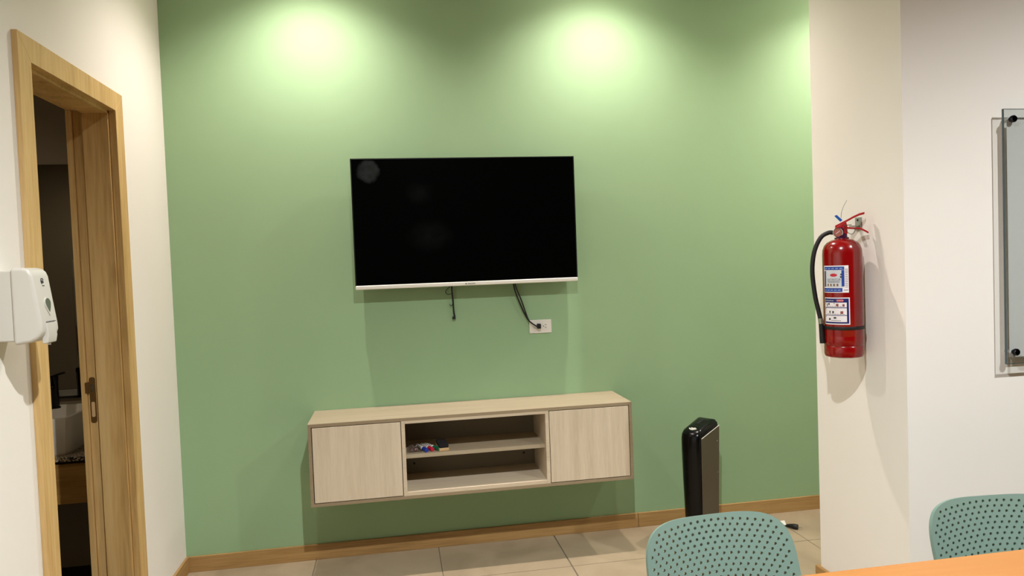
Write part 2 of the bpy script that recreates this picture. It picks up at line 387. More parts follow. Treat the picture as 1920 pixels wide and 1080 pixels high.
for x, nm in zip(LX, names3):
    downlight(x, -0.40, WALL_ROW, WALL_COL, 128, 1.0, 'round recessed ceiling downlight ' + nm, 'downlights washing the green wall')
for x, y, pw, nm in ((1.28, -2.8, MID_LEFT, 'over the floor left of the table'), (3.65, -2.8, MID_RIGHT, 'over the right end of the table')):
    downlight(x, y, pw, ROOM_COL, 150, 1.0, 'round recessed ceiling downlight ' + nm, 'downlights over the room')

bl = downlight(-0.95, -0.9, 18.0, (1.0, 0.86, 0.66), 160, 1.0, 'added dim fill light at the bathroom ceiling', None); bl.location.z = 2.5  # unseen lamp, added to brighten the basin and mirror

# ------------------------------------------------------------------ television
TX0, TX1, TZ0, TZ1 = 0.8495, 1.938, 1.3165, 1.9365
tv = thing('television', 'flat black television with silver lower bezel mounted on green wall', 'television', ((TX0 + TX1) / 2, -0.06, TZ0))
box('housing', (TX0 + 0.002, TX1 - 0.002, -0.104, -0.055, TZ0 + 0.003, TZ1 - 0.001), M_BLACK, tv, bevel=0.004)
box('rear_cover', (TX0 + 0.15, TX1 - 0.15, -0.055, -0.025, TZ0 + 0.04, TZ1 - 0.2), M_BLACK, tv, bevel=0.006)
box('wall_bracket', (TX0 + 0.35, TX1 - 0.35, -0.025, -0.0005, TZ0 + 0.1, TZ0 + 0.45), M_BLACKM, tv)
e = MB(); e.box(TX0, TX0 + 0.005, -0.110, -0.103, TZ0 + 0.016, TZ1); e.box(TX1 - 0.005, TX1, -0.110, -0.103, TZ0 + 0.016, TZ1); e.box(TX0 + 0.005, TX1 - 0.005, -0.110, -0.103, TZ1 - 0.005, TZ1)
e.build('bezel', M_BLACK, tv)
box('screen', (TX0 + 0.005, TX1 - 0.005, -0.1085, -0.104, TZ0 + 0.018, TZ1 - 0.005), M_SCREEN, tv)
lb = box('lower_bezel', (TX0, TX1, -0.114, -0.100, TZ0 - 0.002, TZ0 + 0.0175), M_SILVER, tv, bevel=0.004)
lg = MB(); cx = (TX0 + TX1) / 2 + 0.005
lg.prism([(cx - 0.022 + 0.005 * math.cos(a * PI / 6), TZ0 + 0.0075 + 0.003 * math.sin(a * PI / 6)) for a in range(12)], -0.1146, -0.1138)
for k in range(7): lg.box(cx - 0.013 + k * 0.0052, cx - 0.013 + k * 0.0052 + 0.0040, -0.1146, -0.1138, TZ0 + 0.0058, TZ0 + 0.0098)
lg.build('brand_mark', mat('bezel_print', '#76776B', 0.5), lb)
# hanging cable and the mains lead
hc = MB().tube([(1.312, -0.045, 1.33), (1.313, -0.03, 1.29), (1.317, -0.02, 1.24), (1.319, -0.014, 1.19), (1.323, -0.012, 1.158)], 0.0042, n=8).build('hanging_cable', M_BLACKM, tv, smooth=True)
MB().box(1.311, 1.327, -0.020, -0.006, 1.146, 1.160).build('connector', M_BLACKM, hc, bevel=0.002)
MB().tube([(1.31, -0.035, 1.315), (1.292, -0.02, 1.30), (1.282, -0.018, 1.285), (1.292, -0.018, 1.272), (1.31, -0.022, 1.275)], 0.0017, n=6).build('wire_loop', M_BLACKM, hc, smooth=True)
MB().tube([(1.317, -0.018, 1.225), (1.308, -0.015, 1.214), (1.300, -0.010, 1.222)], 0.0018, n=6).build('cable_tie', M_BLACKM, hc, smooth=True)
lead = MB().tube([(1.622, -0.045, 1.33), (1.626, -0.04, 1.29), (1.650, -0.03, 1.22), (1.688, -0.022, 1.135), (1.715, -0.025, 1.105), (1.742, -0.030, 1.087)], 0.0040, n=8).build('power_lead', M_BLACKM, tv, smooth=True)
MB().tube([(1.628, -0.045, 1.33), (1.636, -0.04, 1.29), (1.664, -0.03, 1.22), (1.690, -0.024, 1.14), (1.70, -0.022, 1.12)], 0.0034, n=8).build('signal_lead', M_BLACKM, tv, smooth=True)
MB().box(1.740, 1.758, -0.036, -0.0085, 1.078, 1.103).build('plug', M_BLACKM, lead, bevel=0.003)
# wall outlet
ol = thing('wall_outlet', 'white double wall outlet with a black plug under the television', 'outlet', (1.7605, 0, 1.053))
pl = box('cover_plate', (1.703, 1.818, -0.0065, -0.0003, 1.053, 1.1215), M_WPLAST, ol, bevel=0.002)
for cx in (1.746, 1.783):
    rc = box('receptacle', (cx - 0.014, cx + 0.014, -0.0080, -0.0060, 1.072, 1.104), M_WPLAST, ol, bevel=0.001)
    h = MB(); h.box(cx + 0.0, cx + 0.008, -0.0084, -0.0075, 1.094, 1.0965); h.box(cx + 0.0, cx + 0.008, -0.0084, -0.0075, 1.0805, 1.083); h.lathe([(0.0025, 0), (0.0025, 0.0009)], (cx - 0.007, -0.0076, 1.0885), 'y', 10)
    h.build('slots', M_BLACKM, rc)

# ------------------------------------------------------------------ floating cabinet
KX0, KX1, KZ0, KZ1, KD = 0.6235, 2.130, 0.3566, 0.7301, -0.312
cab = thing('floating_cabinet', 'pale ash floating media cabinet with two doors and open shelves', 'cabinet', ((KX0 + KX1) / 2, 0, KZ0))
T = 0.0145
tp = box('top_panel', (KX0, KX1, KD + 0.001, -0.0005, KZ1 - T, KZ1), M_ASH_X, cab)
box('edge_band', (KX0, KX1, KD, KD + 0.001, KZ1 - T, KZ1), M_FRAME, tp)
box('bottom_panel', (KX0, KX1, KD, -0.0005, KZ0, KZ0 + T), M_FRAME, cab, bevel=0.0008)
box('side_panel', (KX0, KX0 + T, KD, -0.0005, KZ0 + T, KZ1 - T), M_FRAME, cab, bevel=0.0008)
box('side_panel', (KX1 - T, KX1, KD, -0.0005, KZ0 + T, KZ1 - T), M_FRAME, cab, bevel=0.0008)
for n, (a, b) in enumerate(((KX0 + T + 0.0035, 1.0315), (1.7245, KX1 - T - 0.0035))):
    box('door', (a, b, KD - 0.001, KD + 0.017, KZ0 + T + 0.0035, KZ1 - T - 0.0035), M_ASH_V, cab, bevel=0.001)
zi0, zi1 = KZ0 + T, KZ1 - T
for a, b in ((1.0345, 1.0515), (1.7045, 1.7215)):
    box('upright', (a, b, KD, -0.0015, zi0, zi1), M_NICHE, cab, bevel=0.0008)
box('niche_top', (1.0515, 1.7045, KD, -0.006, zi1 - 0.013, zi1), M_NICHE, cab, bevel=0.0008)
box('niche_floor', (1.0515, 1.7045, KD, -0.006, zi0, zi0 + 0.017), M_NICHE, cab, bevel=0.0008)
box('shelf', (1.0515, 1.7045, KD + 0.030, -0.0165, 0.535, 0.553), M_ASH_X, cab, bevel=0.0008)
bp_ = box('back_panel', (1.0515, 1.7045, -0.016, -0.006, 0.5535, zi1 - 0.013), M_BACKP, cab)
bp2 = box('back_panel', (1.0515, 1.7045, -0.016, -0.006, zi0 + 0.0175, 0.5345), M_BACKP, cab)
for x, z in ((1.092, 0.438), (1.648, 0.447)):
    MB().lathe([(0.006, 0), (0.006, 0.001)], (x, -0.016, z), 'y', 12).build('screw_cap', M_BLACKM, bp2)
# markers, pouch, eraser on the shelf
SZ = 0.553
def marker(cx, yf, ang, capm, label, up=0.0):
    t = thing('whiteboard_marker', label, 'marker', (cx, yf, SZ + 0.0095), ang, 'whiteboard markers on the cabinet shelf')
    MB().lathe([(0.006, 0.0), (0.0092, 0.001), (0.0092, 0.040)], (0, 0, 0), 'y', 18).build('cap', capm, t, local=True, smooth=True)
    MB().lathe([(0.0082, 0), (0.0088, -0.002), (0.0088, -0.075), (0.007, -0.078)], (0, 0, 0), 'y', 18).build('barrel', M_WPLAST, t, local=True, smooth=True)
    b = MB()
    for k in range(4): b.lathe([(0.0089, -0.015 - k * 0.014), (0.0089, -0.020 - k * 0.014)], (0, 0, 0), 'y', 18)
    b.build('print_bands', M_INK, t, local=True)
    t.location.y += 0.04
    return t
marker(1.134, -0.268, 0.35, mat('marker_blue', '#1F3AA0', 0.35), 'blue-capped white whiteboard marker nearest the clear pouch')
marker(1.159, -0.262, 0.42, mat('marker_red', '#C4183A', 0.35), 'red-capped white whiteboard marker between blue and green ones')
marker(1.183, -0.258, 0.50, mat('marker_green', '#0E6A4A', 0.35), 'green-capped white whiteboard marker beside the eraser')
er = thing('board_eraser', 'black felt board eraser with tan base on the cabinet shelf', 'eraser', (1.222, -0.215, SZ + 0.0003), 0.1)
box('tan_base', (-0.022, 0.024, -0.055, 0.05, 0.0, 0.014), M_TAN, er, local=True, bevel=0.002)
box('felt_block', (-0.021, 0.023, -0.053, 0.05, 0.014, 0.034), M_ERASER, er, local=True, bevel=0.004)
pr = random.Random(3)
pv = []; rings = []
for i in range(12):
    x = -0.038 + 0.066 * i / 11; hgt = 0.024 * math.sin(PI * (i + 0.8) / 12.6) + 0.004
    ring = []
    for k in range(14):
        a = 2 * PI * k / 14; q = 1 + 0.22 * (pr.random() - 0.5)
        ring.append((x + 0.003 * (pr.random() - 0.5), 0.045 * math.cos(a) * q, max(0.0004, hgt * 0.5 + hgt * 0.55 * math.sin(a) * q)))
    rings.append(ring)
po = thing('clear_pouch', 'crumpled clear plastic pouch at the left of the cabinet shelf', 'pouch', (1.097, -0.215, SZ))
MB().loft(rings).build('film', M_BAG, po, local=True, smooth=True)
MB().box(-0.03, 0.015, -0.03, 0.03, 0.001, 0.006).build('contents', mat('pouch_contents', '#5B2E36', 0.6), po, local=True, bevel=0.002)

# ------------------------------------------------------------------ soap dispenser on the left wall
sd = thing('soap_dispenser', 'white wall soap dispenser with dark drop-shaped window beside the doorway', 'soap dispenser', (0, -1.4925, 1.245))
box('back_plate', (0.0003, 0.055, -1.534, -1.451, 1.258, 1.443), M_DISP, sd, bevel=0.004)
profc = [(0.053, 1.449), (0.080, 1.449), (0.093, 1.445), (0.101, 1.437), (0.1055, 1.425), (0.1225, 1.30), (0.1235, 1.283), (0.120, 1.272), (0.110, 1.262), (0.095, 1.254), (0.053, 1.247)]
MB().prism(profc, -1.540, -1.445, 'xz').build('cover', M_DISP, sd, bevel=0.009, seg=4)
def fx(z): return 0.1055 + (1.425 - z) * (0.017 / 0.125)
def front_patch(poly, d0, d1):
    """poly in (y, z) laid on the sloping front"""
    return MB().loft([[(fx(z) + d0, y, z) for y, z in poly], [(fx(z) + d1, y, z) for y, z in poly]])
def drop(cy, cz, wd, hh, n=22):
    P = []
    for i in range(n):
        a = 2 * PI * i / n; yy = math.cos(a); zz = math.sin(a)
        P.append((cy + wd * yy * (1 if zz > 0 else (1 + zz) ** 0.5 * 0.9 + 0.1 * (1 + zz)), cz + hh * (zz * 0.7 if zz > 0 else zz * 1.3)))
    return P
ring = front_patch(drop(-1.4865, 1.352, 0.018, 0.024), -0.001, 0.0022).build('window_rim', M_DISP, sd, smooth=True)
front_patch(drop(-1.4865, 1.354, 0.0135, 0.0185), 0.0, 0.0030).build('window', M_WINDOW, ring)
MB().prism([(0.112, 1.305), (0.1255, 1.305), (0.1295, 1.268), (0.126, 1.249), (0.112, 1.247)], -1.520, -1.470, 'xz').build('push_lever', M_DISP, sd, bevel=0.003)
MB().box(0.1245, 0.1268, -1.521, -1.469, 1.3050, 1.3062).build('lever_gap_shade', M_INK, sd)  # dark strip drawn in for the shade of the gap
lgm = MB()
lgm.v = []; 
def fp(poly, t=0.0012):
    q = front_patch(poly, 0.0, t); lgm.add(q.v, q.f)
LC = (-1.4905, 1.412)
fp([(LC[0] + 0.008 * math.cos(a) * q, LC[1] + 0.009 * math.sin(a) * q) for q, rng in ((1.0, range(20, 260, 20)), (0.82, range(240, 0, -20))) for a in [math.radians(v) for v in rng]])
fp([(LC[0] + a, LC[1] + b) for a, b in ((-0.005, -0.002), (-0.001, 0.004), (0.002, 0.001), (0.006, -0.001), (0.005, -0.004), (0.0, -0.003), (-0.003, -0.005))])
for k in range(3): fp([(LC[0] - 0.004 + k * 0.004 + a, LC[1] - 0.012 + b) for a, b in ((0, 0), (0.003, 0), (0.003, 0.0016), (0, 0.0016))])
lgm.build('logo', M_INK, sd)
MB().lathe([(0.004, 0), (0.004, -0.004)], (0.118, -1.495, 1.247)).build('nozzle', M_DISP, sd)

# ------------------------------------------------------------------ fire extinguisher (local: viewer at -y, wall bracket at +x)
EXZ = 1.018
ext = thing('fire_extinguisher', 'red fire extinguisher with black hose hung on the off-white wall', 'fire extinguisher', (2.690, -1.137, EXZ), math.radians(-34.5))
R0 = 0.0690
MB().lathe([(0.030, 0.004), (0.055, 0.0), (0.0655, 0.004), (0.0685, 0.012), (0.0685, 0.042), (0.0672, 0.044), (0.0690, 0.047), (0.0690, 0.078), (0.0684, 0.080), (R0, 0.083), (R0, 0.385),
            (0.0675, 0.402), (0.062, 0.418), (0.052, 0.430), (0.038, 0.438), (0.026, 0.441), (0.024, 0.446)], (0, 0, 0), n=48).build('cylinder', M_RED, ext, local=True, smooth=True)
MB().lathe([(0.025, 0.440), (0.025, 0.447), (0.019, 0.449), (0.018, 0.462), (0.014, 0.464), (0.014, 0.486)], (0, 0, 0), n=24).build('valve_neck', mat('neck_collar', '#4A1440', 0.35, metal=0.3), ext, local=True, smooth=True)
box('valve_body', (-0.013, 0.020, -0.011, 0.011, 0.458, 0.496), M_DRED, ext, local=True, bevel=0.003)
ga = MB().lathe([(0.0165, 0.0), (0.0175, 0.002), (0.0175, 0.011), (0.0155, 0.0125), (0.0145, 0.0115)], (-0.0125, -0.011, 0.466), 'y', 28).build('pressure_gauge', M_CHROME, ext, local=True, smooth=True)
MB().lathe([(0.0143, 0.0), (0.0143, 0.0008)], (-0.0125, -0.0225, 0.466), 'y', 24).build('dial', mat('dial_face', '#A9685A', 0.3), ga, local=True)
MB().prism([(-0.0195, 0.463), (-0.0185, 0.461), (-0.0055, 0.471), (-0.0065, 0.473)], -0.0242, -0.0234).build('needle', M_LWHITE, ga, local=True)
def strip(pts, th, y0, y1):
    up = [(x, z + th / 2) for x, z in pts]; dn = [(x, z - th / 2) for x, z in pts][::-1]
    return MB().prism(up + dn, y0, y1)
strip([(-0.022, 0.489), (-0.004, 0.498), (0.018, 0.509), (0.040, 0.521), (0.060, 0.530), (0.078, 0.534)], 0.008, -0.010, 0.010).build('upper_lever', M_DRED, ext, local=True, bevel=0.002)
strip([(0.004, 0.492), (0.020, 0.482), (0.040, 0.480), (0.062, 0.478), (0.078, 0.469), (0.090, 0.461)], 0.007, -0.011, 0.011).build('carry_handle', M_DRED, ext, local=True, bevel=0.002)
MB().prism([(-0.024, 0.484), (0.016, 0.506), (0.020, 0.486), (-0.010, 0.470)], -0.0135, 0.0135).build('lever_cheeks', M_DRED, ext, local=True, bevel=0.002)
MB().tube([(0.008, -0.018, 0.492), (0.026, -0.016, 0.492), (0.034, -0.014, 0.492)], 0.0016, n=6).build('safety_pin', M_CHROME, ext, local=True)
MB().tube([(0.012, -0.016, 0.486), (0.020, -0.018, 0.466), (0.034, -0.018, 0.458), (0.044, -0.016, 0.468), (0.044, -0.014, 0.482)], 0.0011, n=6).build('seal_wire', M_INK, ext, local=True, smooth=True)
tg = MB(); tg.loft([[(-0.024, -0.013 + d, 0.529), (-0.015, -0.012 + d, 0.532), (0.004, -0.010 + d, 0.512), (-0.004, -0.011 + d, 0.506)] for d in (0, 0.0016)])
tg.build('blue_seal_tag', M_TAGBLUE, ext, local=True)
MB().tube([(-0.001, -0.011, 0.520), (0.001, -0.010, 0.540), (0.008, -0.006, 0.562), (0.020, 0.0, 0.585)], 0.0007, n=6).build('seal_tail', M_INK, ext, local=True)
ho = MB().tube([(-0.030, -0.004, 0.467), (-0.046, -0.006, 0.467), (-0.072, -0.010, 0.450), (-0.095, -0.014, 0.398), (-0.1035, -0.016, 0.325), (-0.096, -0.018, 0.235), (-0.086, -0.02, 0.18), (-0.078, -0.022, 0.140)], 0.0082, n=14).build('hose', M_BLACKM, ext, local=True, smooth=True)
MB().lathe([(0.0075, 0), (0.0075, 0.022)], (-0.036, -0.004, 0.467), 'x', 16).build('hose_fitting', M_CHROME, ext, local=True, smooth=True)
MB().tube([(-0.0785, -0.022, 0.146), (-0.0765, -0.022, 0.126)], 0.0092, n=16, sub=1).build('hose_ferrule', mat('ferrule', '#A9AB9C', 0.3, metal=0.9), ho, local=True, smooth=True)
MB().tube([(-0.0768, -0.022, 0.130), (-0.072, -0.022, 0.052)], lambda t: 0.0085 + 0.0025 * t, n=16, sub=1).build('nozzle', M_BLACKM, ho, local=True, smooth=True)
MB().lathe([(R0 + 0.0018, 0.106), (R0 + 0.0024, 0.108), (R0 + 0.0024, 0.116), (R0 + 0.0018, 0.118)], (0, 0, 0), n=48).build('hose_strap', M_BLACKM, ext, local=True, smooth=True)
# labels wrapped on the cylinder: a in degrees from the viewer, z local
def wrap(a0, a1, z0, z1, r, n=10):
    mbb = MB(); vs = []; fs = []
    for i in range(n + 1):
        a = math.radians(a0 + (a1 - a0) * i / n)
        for z in (z0, z1):
            vs.append((r * math.sin(a), -r * math.cos(a), z))
    fs = [(2 * i, 2 * i + 2, 2 * i + 3, 2 * i + 1) for i in range(n)]
    return mbb.add(vs, fs)
RL = R0 + 0.0003
def lab(name, rects, r, material, parent):
    q = MB()
    for a0, a1, z0, z1 in rects:
        g = wrap(a0, a1, z0, z1, r, max(2, int(abs(a1 - a0) / 6) + 1)); q.add(g.v, g.f)
    return q.build(name, material, parent, local=True, smooth=True)
def lettering(name, body, a, z, size, r, material, parent, sx=1.0):
    me = text_mesh(body, size, 0.0)
    for v in me.vertices:
        aa = math.radians(a) + v.co.x * sx / r; v.co = (r * math.sin(aa), -r * math.cos(aa), z + v.co.y)
    return link(name, me, material, parent)
A0, A1 = -64, 17
l1 = lab('upper_label', [(A0, A1, 0.244, 0.344)], RL, M_LWHITE, ext)
lab('label_panel', [(-52, 2, 0.263, 0.327)], RL + 0.0002, M_LGREY, l1)
lab('label_blue_bands', [(-60, 5, 0.328, 0.340), (-3, 5, 0.267, 0.327), (-62, -1, 0.247, 0.261)], RL + 0.0003, M_BLUE, l1)
lab('label_teal_band', [(-60, -53, 0.266, 0.325)], RL + 0.0003, M_LTEAL, l1)
lab('red_oval', [(-26 + 11 * (k / 8 - 1), -26 + 11 * ((k + 1) / 8 - 1), 0.309 - 0.0058 * math.sqrt(1 - ((k + 0.5) / 8 - 1) ** 2), 0.309 + 0.0058 * math.sqrt(1 - ((k + 0.5) / 8 - 1) ** 2)) for k in range(16)], RL + 0.0005, M_LRED, l1)
lettering('label_title', 'EXTINTOR', -26, 0.292, 0.0105, RL + 0.0005, M_INK, l1)
lab('label_lines', [(-47, -8, 0.2855 - 0.0035 * k, 0.2868 - 0.0035 * k) for k in range(2)] + [(7, 15, 0.264 + 0.0065 * k, 0.2655 + 0.0065 * k) for k in range(11)] + [(3, 15, 0.2525, 0.2545), (-6, -2, 0.308, 0.314), (-7, -3, 0.299, 0.305)] + [(-63, -61, 0.268 + 0.008 * k, 0.2695 + 0.008 * k) for k in range(7)], RL + 0.0005, M_INK, l1)
lab('label_icons', [(-47 + 10 * k, -42 + 10 * k, 0.268, 0.277) for k in range(4)], RL + 0.0005, mat('icon_ink', '#7A5A36', 0.5), l1)
PB = mat('band_print', '#8FA6D8', 0.5)
lab('upper_band_print', [(-56 + 12 * k, -48 + 12 * k, 0.332, 0.335) for k in range(5)], RL + 0.0005, PB, l1)
lab('lower_band_print', [(-58 + 11 * k, -50 + 11 * k, 0.252, 0.255) for k in range(5)], RL + 0.0005, PB, l1)
l2 = lab('lower_label', [(-62, 19, 0.126, 0.226)], RL, M_LWHITE, ext)
lab('label_navy_field', [(-60, 16, 0.130, 0.2225)], RL + 0.0002, M_NAVY, l2)
lab('step_panels', [(-59, 10, 0.1900, 0.2075), (-59, 10, 0.1615, 0.1870), (-59, 10, 0.136, 0.1590)], RL + 0.0003, M_LWHITE, l2)
lab('red_title_block', [(-17, 0, 0.2105, 0.2195)], RL + 0.0004, M_LRED, l2)
lettering('label_title', 'Instrucciones', -42, 0.2148, 0.0078, RL + 0.0005, M_LWHITE, l2, 0.85)
lettering('label_title_block', 'EXTINTOR', -8.5, 0.2148, 0.0062, RL + 0.0006, M_LWHITE, l2, 0.8)
sq_ = []
for zz in (0.1925, 0.1640): sq_ += [(-50 + 8 * k, -44 + 8 * k, zz, zz + 0.0014) for k in range(7)]
sq_ += [(-36 + 6 * k, -31 + 6 * k, 0.1405, 0.1422) for k in range(5)] + [(-58, -55.5, z, z + 0.003) for z in (0.203, 0.182, 0.154)] + [(-27, -24.5, 0.203, 0.206)]
sq_ += [(-51, -48, 0.1945, 0.204), (-46, -40, 0.199, 0.205), (-42, -38, 0.168, 0.177), (-32, -27, 0.168, 0.176), (-44, -38, 0.142, 0.150), (-28, -20, 0.148, 0.154)]
lab('pictogram_ink', sq_, RL + 0.0005, M_INK, l2)
lab('pictogram_red', [(-20, -13, 0.194, 0.2035), (-2, 4, 0.194, 0.202), (-8, 0, 0.166, 0.176)], RL + 0.0005, mat('pictogram_red', '#8E4A42', 0.5), l2)
wb = thing('extinguisher_bracket', 'small silver wall bracket behind the extinguisher levers', 'bracket', (XR, -1.112, 1.50))
box('wall_plate', (XR - 0.004, XR - 0.0003, -1.130, -1.095, 1.492, 1.540), M_BRK, wb, bevel=0.001)
box('hook', (XR - 0.035, XR - 0.004, -1.122, -1.104, 1.505, 1.509), M_BRK, wb)
MB().lathe([(0.004, 0), (0.003, -0.003)], (XR - 0.004, -1.112, 1.53), 'x', 10).build('screw', M_DCHROME, wb)

# ------------------------------------------------------------------ glass writing board
GX0, GX1, GZ0, GZ1 = 3.143, 4.65, 0.995, 1.888
gb = thing('glass_board', 'frameless glass writing board on dark standoffs', 'glass board', ((GX0 + GX1) / 2, YC, GZ0))
YG = YC - 0.034
box('glass_pane', (GX0 + 0.0012, GX1 - 0.0012, YG - 0.004, YG + 0.004, GZ0 + 0.0012, GZ1 - 0.0012), M_GLASS, gb)
ed = MB(); ed.box(GX0, GX0 + 0.0012, YG - 0.004, YG + 0.004, GZ0, GZ1); ed.box(GX1 - 0.0012, GX1, YG - 0.004, YG + 0.004, GZ0, GZ1)
ed.box(GX0 + 0.0012, GX1 - 0.0012, YG - 0.004, YG + 0.004, GZ0, GZ0 + 0.0012); ed.box(GX0 + 0.0012, GX1 - 0.0012, YG - 0.004, YG + 0.004, GZ1 - 0.0012, GZ1)
ed.build('polished_edge', M_EDGE, gb)
box('white_film', (GX0 + 0.020, GX1 - 0.020, YG + 0.0045, YG + 0.0052, GZ0 + 0.023, GZ1 - 0.036), M_BOARD, gb)
for x in (3.177, GX1 - 0.034):
    for z in (1.852, 1.037):
        s_ = MB().lathe([(0.008, 0.0), (0.008, 0.0295)], (x, YC - 0.0003, z), 'y', 20).build('standoff', M_CHROME, gb, smooth=True)
        MB().lathe([(0.0125, 0.0385), (0.0125, 0.046), (0.010, 0.049)], (x, YC, z), 'y', 24).build('knob', M_DCHROME, s_, smooth=True)

# ------------------------------------------------------------------ tower heater
ht = thing('tower_heater', 'black tower heater with grey side panels standing by the green wall', 'heater', (2.4958, -0.2487, 0.0), 0.609)
D, W = 0.19, 0.1106
def foot(sx, sy, n=10):
    P = []
    for i in range(n + 1):      # bulged front (-x)
        a = PI / 2 + PI * i / n
        P.append((-0.068 * sx + 0.030 * sx * math.cos(a), W / 2 * sy * math.sin(a)))
    P += [(D / 2 * 0.92 * sx, -W / 2 * sy), (D / 2 * sx, -W / 2 * 0.85 * sy), (D / 2 * sx, W / 2 * 0.85 * sy), (D / 2 * 0.92 * sx, W / 2 * sy)]
    return P
rings = []
for z, sx, sy in ((0.03, 0.86, 0.84), (0.15, 0.93, 0.9), (0.30, 0.97, 0.96), (0.46, 1.0, 1.0), (0.515, 1.0, 1.0)):
    rings.append([(x, y, z + (0.26 * (x + D / 2) if z > 0.5 else 0)) for x, y in foot(sx, sy)])
for dz, s in ((0.022, 0.96), (0.036, 0.86), (0.044, 0.68), (0.047, 0.4)):
    rings.append([(x, y, 0.515 + dz + 0.26 * (x + D / 2)) for x, y in foot(s, s)])
MB().loft(rings).build('body', M_BGLOSS, ht, local=True, smooth=True)
for sg in (-1, 1):
    pz = MB(); vs = []
    for dy in ((0.0, 0.004) if sg < 0 else (-0.004, 0.0005)):
        vs += [(-0.068 if sg < 0 else -0.05, sg * (W / 2 * 0.84 + dy), 0.04), (0.080, sg * (W / 2 * 0.84 + dy), 0.04), (0.0935, sg * (W / 2 + dy), 0.50 + 0.26 * 0.185), (0.0935, sg * (W / 2 + dy), 0.517 + 0.26 * 0.1885), (-0.075 if sg < 0 else -0.055, sg * (W / 2 + dy), 0.524 + 0.26 * 0.02 - (0.0 if sg < 0 else 0.02)), (-0.0735 if sg < 0 else -0.054, sg * (W / 2 * 0.96 + dy), 0.30)]
    pz.loft([vs[:6], vs[6:]]).build('side_panel', M_HSIDE, ht, local=True, bevel=0.0015)
for sg in (-1,):
    MB().tube([(-0.075, sg * (W / 2 + 0.004), 0.5255 + 0.26 * 0.02), (0.0935, sg * (W / 2 + 0.004), 0.5185 + 0.26 * 0.1885)], 0.0016, n=6, sub=1).build('panel_trim', M_SILVER, ht, local=True)
for z in (0.335, 0.492): MB().lathe([(0.0028, 0), (0.002, 0.0012)], (0.070, -(W / 2 * 0.985 + 0.0042), z), 'y', 10).build('panel_screw', M_CHROME, ht, local=True)
MB().loft([[(x * 1.15, y * 1.5, z) for x, y in foot(1.0, 1.0)] for z in (0.0, 0.022, 0.03)]).build('base', M_BLACK, ht, local=True, bevel=0.003)
def topz(x): return 0.515 + 0.26 * (x + D / 2)
cp = MB()
for rr, k0 in ((0.024, 0), (0.014, 0)):
    P1 = [(-0.045 + rr * math.cos(a), rr * math.sin(a)) for a in [PI * (0.62 + 1.0 * q / 10) for q in range(11)]]
    P2 = [(-0.045 + (rr - 0.006) * math.cos(a), (rr - 0.006) * math.sin(a)) for a in [PI * (1.62 - 1.0 * q / 10) for q in range(11)]]
    cp.loft([[(x, y, topz(x) + 0.0455 + d - 0.1 * abs(y) ) for x, y in P1 + P2] for d in (-0.004, 0.0015)])
cp.build('control_ring', M_SILVER, ht, local=True)
bt = MB()
for k in range(3): bt.box(-0.005 + 0.016 * k, 0.003 + 0.016 * k, -0.008, 0.008, topz(0.016 * k) + 0.035, topz(0.016 * k) + 0.0490)
bt.build('buttons', mat('button_grey', '#3B3D3C', 0.4), ht, local=True)
rot = Matrix.Rotation(-0.609, 4, 'Z')
def hl(p): return rot @ (Vector(p) - Vector((2.4958, -0.2487, 0)))
cd = MB().tube([hl(p) for p in ((2.60, -0.15, 0.05), (2.66, -0.12, 0.006), (2.76, -0.13, 0.005), (2.87, -0.135, 0.005), (2.945, -0.17, 0.005), (2.985, -0.215, 0.007))], 0.0042, n=8).build('power_cord', M_BLACKM, ht, local=True, smooth=True)
MB().tube([hl(p) for p in ((2.978, -0.208, 0.008), (2.992, -0.225, 0.012), (3.005, -0.243, 0.013), (3.014, -0.254, 0.013))], lambda t: 0.006 + 0.0075 * min(1, t * 1.6), n=12, sub=3).build('plug', M_BLACKM, cd, local=True, smooth=True)
pg = MB()
for dx in (-0.005, 0.007): pg.tube([hl(p) for p in ((3.012 + dx, -0.252 - dx * 0.8, 0.013), (3.022 + dx, -0.264 - dx * 0.8, 0.013))], 0.002, n=6, sub=1)
pg.build('plug_pins', M_CHROME, cd, local=True)
tgp = [(2.925, -0.150, 0.008), (2.990, -0.170, 0.020), (2.978, -0.210, 0.010), (2.950, -0.180, 0.006)]
MB().loft([[hl((a, b, c + d)) for a, b, c in tgp] for d in (0, 0.001)]).build('paper_tag', M_PAPER, cd, local=True)

# ------------------------------------------------------------------ perforated chairs
ZTOP, CW, CB, CN, CK, CT = 0.8035, 0.1852, 0.1484, 3.9455, 0.8489, 0.337
cosT = 1 / math.sqrt(1 + CT * CT)
S_BACK = (CB + 0.150) / cosT                  # arc length of the straight back
RB = 0.095
a_back = math.atan2(CT, 1.0)                  # lean of the back from vertical
turn = PI / 2 - a_back + math.radians(3)
S_BEND = RB * turn
S_SEAT = 0.33
S_TOT = S_BACK + S_BEND + S_SEAT
def path(s):
    """(y, z, ny, nz) at arc length s from the top edge; chair front is -y; n points to the sitter"""
    d0 = Vector((-math.sin(a_back), -math.cos(a_back)))     # running down and forwards
    if s <= S_BACK:
        p = Vector((0, ZTOP)) + d0 * s; d = d0
    else:
        p1 = Vector((0, ZTOP)) + d0 * S_BACK
        n0 = Vector((-math.cos(a_back), math.sin(a_back)))
        c = p1 + n0 * RB
        t = min(s - S_BACK, S_BEND) / RB
        ang = math.atan2(-n0.y, -n0.x) - t                  # start at -n0, sweep clockwise
        v = Vector((math.cos(ang), math.sin(ang)))
        p = c + v * RB; d = Vector((v.y, -v.x))
        if s > S_BACK + S_BEND: p = p + d * (s - S_BACK - S_BEND)
    n = Vector((d.y, -d.x))
    return p, n
